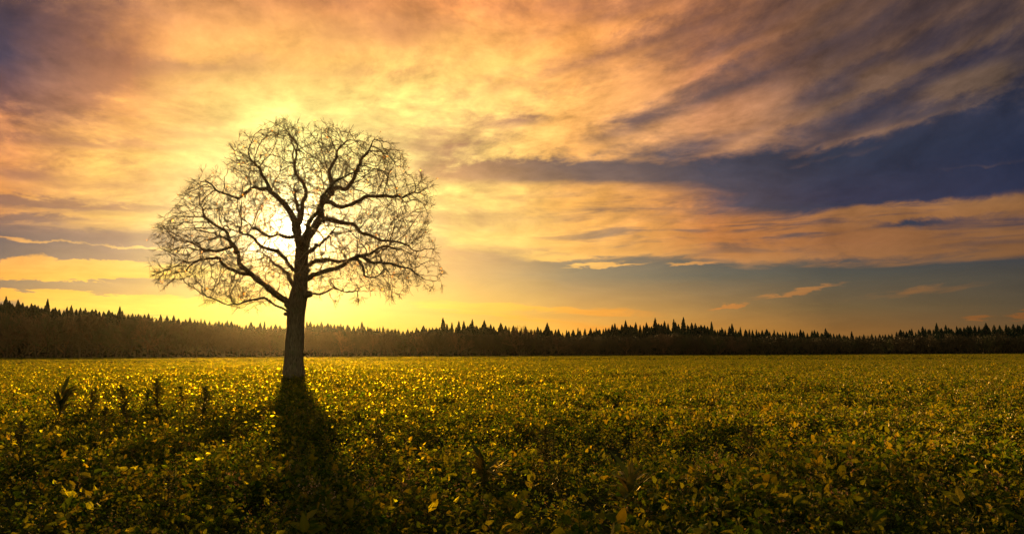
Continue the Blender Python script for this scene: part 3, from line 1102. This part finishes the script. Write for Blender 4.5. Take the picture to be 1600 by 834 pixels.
class Geo:
    def __init__(self): self.V, self.F, self.M = [], [], []

    def leaf(self, p, d, up, L, w, m, bend=.3, fold=.25):
        """pointed oval leaf with a folded midrib that arches over"""
        s = d.cross(up)
        if s.length < 1e-4: s = d.orthogonal()
        s.normalize(); n = s.cross(d).normalized()
        b = len(self.V)
        P_ = lambda t, x, lift: p + d * L * t + s * x + n * lift - n * (bend * L * t * t)
        self.V += [P_(0, 0, 0), P_(.35, w, fold * w), P_(.72, w * .72, fold * w * .7), P_(1, 0, 0), P_(.72, -w * .72, fold * w * .7), P_(.35, -w, fold * w), P_(.4, 0, 0), P_(.75, 0, 0)]
        for f in ((0, 1, 6), (1, 2, 7, 6), (2, 3, 7), (3, 4, 7), (4, 5, 6, 7), (5, 0, 6)):
            self.F.append(tuple(b + i for i in f)); self.M.append(m)

    def stem(self, pts, r, m, sides=3):
        a = len(self.F)
        tube(pts, [r * (1 - .6 * i / (len(pts) - 1)) for i in range(len(pts))], sides, self.V, self.F, cap=False)
        self.M += [m] * (len(self.F) - a)

    def data(self, name, mats):
        me = bpy.data.meshes.new(name)
        me.from_pydata([tuple(v) for v in self.V], [], self.F)
        for m in mats: me.materials.append(m)
        me.polygons.foreach_set('material_index', self.M)
        me.update()
        return me


def rvec(r, sz=1.0): return Vector((r.gauss(0, 1), r.gauss(0, 1), r.gauss(0, sz)))


def crop_plant(seed, h, nst, leafL, leafN, mixm, flower=0.0, lean=.35):
    r = random.Random(seed); g = Geo()
    for s in range(nst):
        a = r.uniform(0, 6.28); hh = h * r.uniform(.7, 1.08)
        d = Vector((math.cos(a) * lean, math.sin(a) * lean, 1)).normalized()
        pts = [Vector((r.uniform(-.05, .05), r.uniform(-.05, .05), -.02))]
        for k in range(5):
            d = (d + rvec(r, .3) * .10).normalized()
            pts.append(pts[-1] + d * hh / 5)
        g.stem(pts, .0035, 3)
        for k in range(leafN):
            t = .25 + .75 * (k + r.random()) / leafN
            f = t * 5; i = min(4, int(f)); p = pts[i].lerp(pts[i + 1], f - i)
            a = k * 2.4 + r.uniform(-.5, .5)
            el = r.uniform(-.3, 1.25)
            dd = Vector((math.cos(a) * math.cos(el), math.sin(a) * math.cos(el), math.sin(el)))
            pet = r.uniform(.02, .06)
            L = leafL * r.uniform(.55, 1.25) * (1.1 - .35 * t)
            q = p + dd * pet
            if r.random() < .5: g.stem([p, q], .0015, 3)
            g.leaf(q, (dd + Vector((0, 0, -.15))).normalized(), (Vector((0, 0, .8)) + rvec(r) * .8).normalized(), L, L * r.uniform(.22, .36),
                   0 if r.random() < mixm else 1, r.uniform(.1, .6), r.uniform(0, .7))
        if r.random() < flower:
            p = pts[-1]
            for k in range(r.randrange(7, 16)):
                c = p + rvec(r, 1.5) * .014 + Vector((0, 0, r.uniform(-.05, .03)))
                g.leaf(c, rvec(r).normalized(), Vector((0, 0, 1)), .016, .007, 2, 0, .2)
    return g


def stuff_variants():
    out = []
    for i in range(4): out.append(crop_plant(100 + i, .42, 4, .092, 8, .72, .2))
    for i in range(3): out.append(crop_plant(200 + i, .36, 7, .055, 9, .66, .3, .5))
    for i in range(2): out.append(crop_plant(300 + i, .50, 3, .135, 6, .80, .1, .25))
    for i in range(2): out.append(crop_plant(400 + i, .60, 2, .045, 10, .45, 1.0, .2))
    return out


crop_col = bpy.data.collections.new('crop_plant_kinds')
for i, g in enumerate(stuff_variants()):
    crop_col.objects.link(bpy.data.objects.new('crop_plant_%02d' % i, g.data('crop_plant', CROP_MATS)))
WEI = np.array([14, 14, 14, 14, 12, 12, 12, 4, 4, 2.5, 2.5]); WEI = WEI / WEI.sum()


def ring(r0, r1, rho, s0, s1, az=43):
    n = int(math.radians(az) * (r1 * r1 - r0 * r0) * rho)
    r = np.sqrt(nrg.uniform(r0 * r0, r1 * r1, n)); a = np.radians(nrg.uniform(-az, az, n))
    # spread stays out of the wood
    x, y = r * np.sin(a), r * np.cos(a)
    k = y < FOREST_Y + 1
    return x[k], y[k], nrg.uniform(s0, s1, n)[k]


parts = [ring(1.6, 28, 16, .70, 1.25), ring(28, 80, 8.0, .75, 1.35), ring(80, 170, 2.2, 1.0, 1.7), ring(170, 620, .42, 1.3, 2.2)]
X = np.concatenate([p[0] for p in parts]); Y = np.concatenate([p[1] for p in parts]); SC = np.concatenate([p[2] for p in parts])
# patchy growth
pat = np.array([mnoise.noise(Vector((x * .22, y * .22, 3))) + .6 * mnoise.noise(Vector((x * .9, y * .5, 8))) for x, y in zip(X, Y)])
SC = SC * (1 + .42 * pat)
keep = (nrg.random(len(X)) < .85 + .8 * pat) & (((X - OAK_X) ** 2 + (Y - OAK_Y) ** 2) > .55)
X, Y, SC = X[keep], Y[keep], SC[keep]
SC = np.clip(SC, .45, 2.3)
SZ = np.where(Y > 80, .85 / np.maximum(SC, .85), 1.0) * SC       # far plants stand for wider tufts of the same height
n = len(X)
print('crop plants', n)
me = bpy.data.meshes.new('crop')
me.vertices.add(n)
Z = np.array([ground_z(x, y) for x, y in zip(X, Y)])
me.vertices.foreach_set('co', np.stack([X, Y, Z], 1).astype(np.float32).ravel())
at = me.attributes.new('rot', 'FLOAT_VECTOR', 'POINT')
at.data.foreach_set('vector', np.stack([nrg.normal(0, .16, n), nrg.normal(0, .16, n), nrg.uniform(0, 6.28, n)], 1).astype(np.float32).ravel())
at = me.attributes.new('size', 'FLOAT_VECTOR', 'POINT')
at.data.foreach_set('vector', np.stack([SC, SC, SZ], 1).astype(np.float32).ravel())
at = me.attributes.new('kind_id', 'INT', 'POINT')
at.data.foreach_set('value', nrg.choice(len(WEI), n, p=WEI).astype(np.int32))
me.materials.append(crop_a)
crop = link(bpy.data.objects.new('crop_plants', me))
tag(crop, 'low leafy green and yellowing crop covering the whole field', 'crop', kind='stuff')
ng = bpy.data.node_groups.new('crop_spread', 'GeometryNodeTree')
ng.interface.new_socket('Geometry', in_out='INPUT', socket_type='NodeSocketGeometry')
ng.interface.new_socket('Geometry', in_out='OUTPUT', socket_type='NodeSocketGeometry')
gi = ng.nodes.new('NodeGroupInput'); go = ng.nodes.new('NodeGroupOutput')
ip = ng.nodes.new('GeometryNodeInstanceOnPoints')
ci = ng.nodes.new('GeometryNodeCollectionInfo')
ci.inputs['Collection'].default_value = crop_col
ci.inputs['Separate Children'].default_value = True
ci.inputs['Reset Children'].default_value = True


def attr_node(nm, ty):
    a = ng.nodes.new('GeometryNodeInputNamedAttribute'); a.data_type = ty; a.inputs['Name'].default_value = nm
    return a.outputs['Attribute']


L_ = ng.links.new
L_(gi.outputs[0], ip.inputs['Points']); L_(ci.outputs[0], ip.inputs['Instance'])
ip.inputs['Pick Instance'].default_value = True
L_(attr_node('kind_id', 'INT'), ip.inputs['Instance Index'])
L_(attr_node('rot', 'FLOAT_VECTOR'), ip.inputs['Rotation'])
L_(attr_node('size', 'FLOAT_VECTOR'), ip.inputs['Scale'])
L_(ip.outputs[0], go.inputs[0])
crop.modifiers.new('spread', 'NODES').node_group = ng


# ------------------------------------------------------------------ single plants that stand out of the crop
def stand(u, v_top, D_):
    """foot of a plant D_ metres ahead whose top is seen at (u, v_top), and its height"""
    p = at_depth(u, v_top, D_)
    return Vector((p.x, D_, ground_z(p.x, D_))), p.z - ground_z(p.x, D_)


def weed_plant(seed, form):
    r = random.Random(seed); g = Geo(); hd = Geo()
    top = Vector((r.uniform(-.05, .05), r.uniform(-.05, .05), 1))
    pts = [Vector((0, 0, -.03)), Vector((.01, .01, .35)), Vector((-.01, .02, .7)), top * .97]
    st = Geo(); st.stem(pts, .011, 0, 5)
    if form == 'dock':                                     # dense dark spire of leaves and seed
        for k in range(120):
            z = r.uniform(.42, 1.0); t = (z - .42) / .58
            R = .22 * math.sin(math.pi * min(1, t * .85 + .12)) + .015
            a = r.uniform(0, 6.28); d = Vector((math.cos(a), math.sin(a), r.uniform(.1, 1.1))).normalized()
            g.leaf(Vector((0, 0, z - .05)), d, Vector((0, 0, 1)), R * r.uniform(.7, 1.25) + .02, .022, 0, .3)
        for k in range(22):
            z = r.uniform(.08, .5); a = r.uniform(0, 6.28); d = Vector((math.cos(a), math.sin(a), r.uniform(.2, .9))).normalized()
            g.leaf(Vector((0, 0, z)), d, Vector((0, 0, 1)), r.uniform(.12, .24), r.uniform(.03, .05), 0, .5)
    elif form == 'star':                                   # broad blades fanning out of one crown
        for k in range(34):
            z = r.uniform(.25, .75); a = r.uniform(0, 6.28); el = r.uniform(.15, 1.25)
            d = Vector((math.cos(a) * math.cos(el), math.sin(a) * math.cos(el), math.sin(el)))
            g.leaf(Vector((0, 0, z)), d, Vector((0, 0, 1)), r.uniform(.38, .60), r.uniform(.035, .06), 0, .35)
    else:                                                  # bushy: short side shoots, small leaves
        for k in range(16):
            z0 = r.uniform(.2, .85); a = r.uniform(0, 6.28)
            d = Vector((math.cos(a) * .8, math.sin(a) * .8, .8)).normalized(); L = .30 * (1.15 - z0)
            q = Vector((0, 0, z0)); st.stem([q, q + d * L], .005, 0)
            for i in range(10):
                p = q + d * L * r.uniform(.2, 1); e = rvec(r).normalized(); e.z = abs(e.z)
                g.leaf(p, e, Vector((0, 0, 1)), r.uniform(.05, .11), .02, 0, .3)
    return g, st


WEEDS = [ # u, v of the top, metres ahead, form, label
 (92, 594, 21, 'star', 'dark spiky weed with fanned blades, largest at the left of the field'),
 (137, 602, 22, 'dock', 'small dark weed tip just right of the spiky fanned weed'),
 (205, 596, 20, 'dock', 'dark upright dock spire, left one of the two tall spires'),
 (247, 587, 22, 'dock', 'tallest dark dock spire in the left of the field'),
 (318, 598, 21, 'dock', 'dark weed with a knobbly head between the dock spires and the oak'),
 (232, 602, 24, 'bush', 'thin bushy weed between the two tall dock spires'),
 (285, 596, 26, 'bush', 'faint bushy weed right of the tallest dock spire'),
 (165, 628, 15, 'bush', 'low dark bushy weed in front of the dock spires'),
 (593, 648, 15, 'bush', 'dark bushy weed right of the oak shadow'),
 (751, 695, 11, 'star', 'low dark star-shaped weed in the sunny middle of the field'),
 (852, 662, 13, 'dock', 'single dark spire in the middle of the field'),
 (866, 700, 10.5, 'bush', 'wide dark leafy weed in front of the single middle spire'),
 (985, 722, 9.5, 'star', 'dark spreading weed near the front, right of the middle'),
 (30, 650, 13, 'bush', 'dark weed clump at the left edge of the field'),
 (268, 728, 9.5, 'bush', 'dark rounded weed near the front left'),
 (1172, 655, 12, 'bush', 'tall thin weed standing in the shaded right of the field'),
]
wmats = [weed_mat]
for k, (u, v, dist, form, lab) in enumerate(WEEDS):
    foot, hgt = stand(u, v, dist)
    g, st = weed_plant(500 + k, form)
    o = empty('tall_weed', foot)
    o.rotation_euler = (rnd.gauss(0, .07), rnd.gauss(0, .09), rnd.uniform(0, 6.28))
    s = max(hgt, .3)
    for part, nm in ((g, 'leaves'), (st, 'stem')):
        part.V = [Vector((q.x * (.45 + .5 * s), q.y * (.45 + .5 * s), q.z * s)) for q in part.V]
        ob = bpy.data.objects.new(nm, part.data(nm, wmats)); link(ob, o)
    tag(o, lab, 'weed')

# big pale leaves near the camera
BIG = [(146, 722, 11.2, 3, 'pale broad-leaved plant with a curled leaf at the front left'), (101, 778, 8.6, 3, 'broad-leaved plant with one upright yellow leaf low at the front left'),
       (478, 795, 8.2, 4, 'broad green leaves rising at the bottom of the oak shadow'), (335, 690, 12.2, 4, 'yellow-green leafy plant lit from behind left of the oak shadow'),
       (230, 640, 16, 3, 'small pale ringed leaf standing up between the weeds at left'), (720, 690, 12.5, 4, 'bright yellow arching leaves in the sunny middle of the field'),
       (832, 718, 10.5, 4, 'pair of pale upright leaves in the middle front'), (1237, 752, 9.0, 3, 'single large green leaf in the shaded right front'),
       (1360, 800, 8.0, 4, 'low broad leaves at the bottom right of the middle'), (780, 812, 7.6, 3, 'green broad leaves at the very bottom centre'),
       (1500, 768, 8.8, 3, 'upright leafy stalk in the dark right corner of the field'), (1290, 700, 10.5, 3, 'dim broad leaf half sunk in the crop at right')]
for k, (u, v, dist, nl, lab) in enumerate(BIG):
    foot, hgt = stand(u, v, dist)
    r = random.Random(700 + k)
    o = empty('broadleaf_plant', foot)
    st = Geo(); lv = Geo()
    hgt = max(hgt, .35)
    st.stem([Vector((0, 0, -.03)), Vector((.02, 0, hgt * .5)), Vector((-.01, .01, hgt * .86))], .007, 0, 5)
    for i in range(nl + 2):
        a = r.uniform(0, 6.28); el = r.uniform(.3, 1.3); z = hgt * r.uniform(.45, .82)
        d = Vector((math.cos(a) * math.cos(el), math.sin(a) * math.cos(el), math.sin(el)))
        L = r.uniform(.13, .20)
        lv.leaf(Vector((0, 0, z)) + d * .02, d, (Vector((0, -.6, 1)) + rvec(r) * .3).normalized(), L, L * .26, 0, r.uniform(.2, .7), .4)
    ob = bpy.data.objects.new('leaves', lv.data('leaves', [crop_b])); link(ob, o)
    ob = bpy.data.objects.new('stem', st.data('stem', [stem_mat])); link(ob, o)
    tag(o, lab, 'plant')

# withered flower stalks
STALK = [(1174, 668, 12, 'pinkish withered flower stalk in the shaded field right of the middle'), (1120, 705, 10.5, 'orange-pink seed head lit low in the right middle field'),
         (1330, 712, 10.5, 'reddish seed stalk in the dark right part of the field'), (365, 735, 10, 'pink tufted seed head left of the oak shadow'),
         (486, 752, 9.5, 'pale pink seed tuft at the edge of the oak shadow'), (1310, 762, 9, 'slim forked seed stalk near the bottom right'),
         (1560, 740, 9.5, 'seed stalk close to the right edge of the field'), (640, 735, 10, 'yellow seed stalk in the sunny middle front')]
for k, (u, v, dist, lab) in enumerate(STALK):
    foot, hgt = stand(u, v, dist)
    r = random.Random(800 + k); hgt = max(hgt, .4)
    o = empty('seed_stalk', foot)
    st = Geo(); hd = Geo()
    pts = [Vector((0, 0, -.03)), Vector((.02, 0, hgt * .5)), Vector((0, .02, hgt))]
    st.stem(pts, .005, 0, 4)
    for s in range(4):
        a = r.uniform(0, 6.28); q = Vector((0, 0, hgt * r.uniform(.5, .85)))
        e = q + Vector((math.cos(a) * .08, math.sin(a) * .08, .12)); st.stem([q, e], .003, 0)
        for i in range(12): hd.leaf(e + rvec(r) * .014, rvec(r).normalized(), Vector((0, 0, 1)), .020, .008, 0, 0)
    for i in range(26): hd.leaf(Vector((0, 0, hgt - r.random() * .12)) + rvec(r) * .012, rvec(r).normalized(), Vector((0, 0, 1)), .024, .009, 0, 0)
    link(bpy.data.objects.new('seed_head', hd.data('seed_head', [bloom])), o)
    link(bpy.data.objects.new('stem', st.data('stem', [stem_mat])), o)
    tag(o, lab, 'plant')

# ------------------------------------------------------------------ evening haze
bm = bmesh.new()
bmesh.ops.create_cube(bm, size=1)
me = bpy.data.meshes.new('haze')
for v in bm.verts: v.co = Vector((v.co.x * 1540, 380 + v.co.y * 900, 22.5 + v.co.z * 49))
bm.to_mesh(me); bm.free()
hz = material('haze_air')
pv = nd('ShaderNodeVolumePrincipled')
pv.inputs['Color'].default_value = (1.0, .90, .62, 1)
pv.inputs['Density'].default_value = HAZE_DENSITY
pv.inputs['Anisotropy'].default_value = HAZE_G
out = nd('ShaderNodeOutputMaterial')
S.nt.links.new(pv.outputs[0], out.inputs['Volume'])
me.materials.append(hz)
tag(link(bpy.data.objects.new('haze', me)), 'golden evening haze glowing around the low sun', 'haze', kind='stuff')
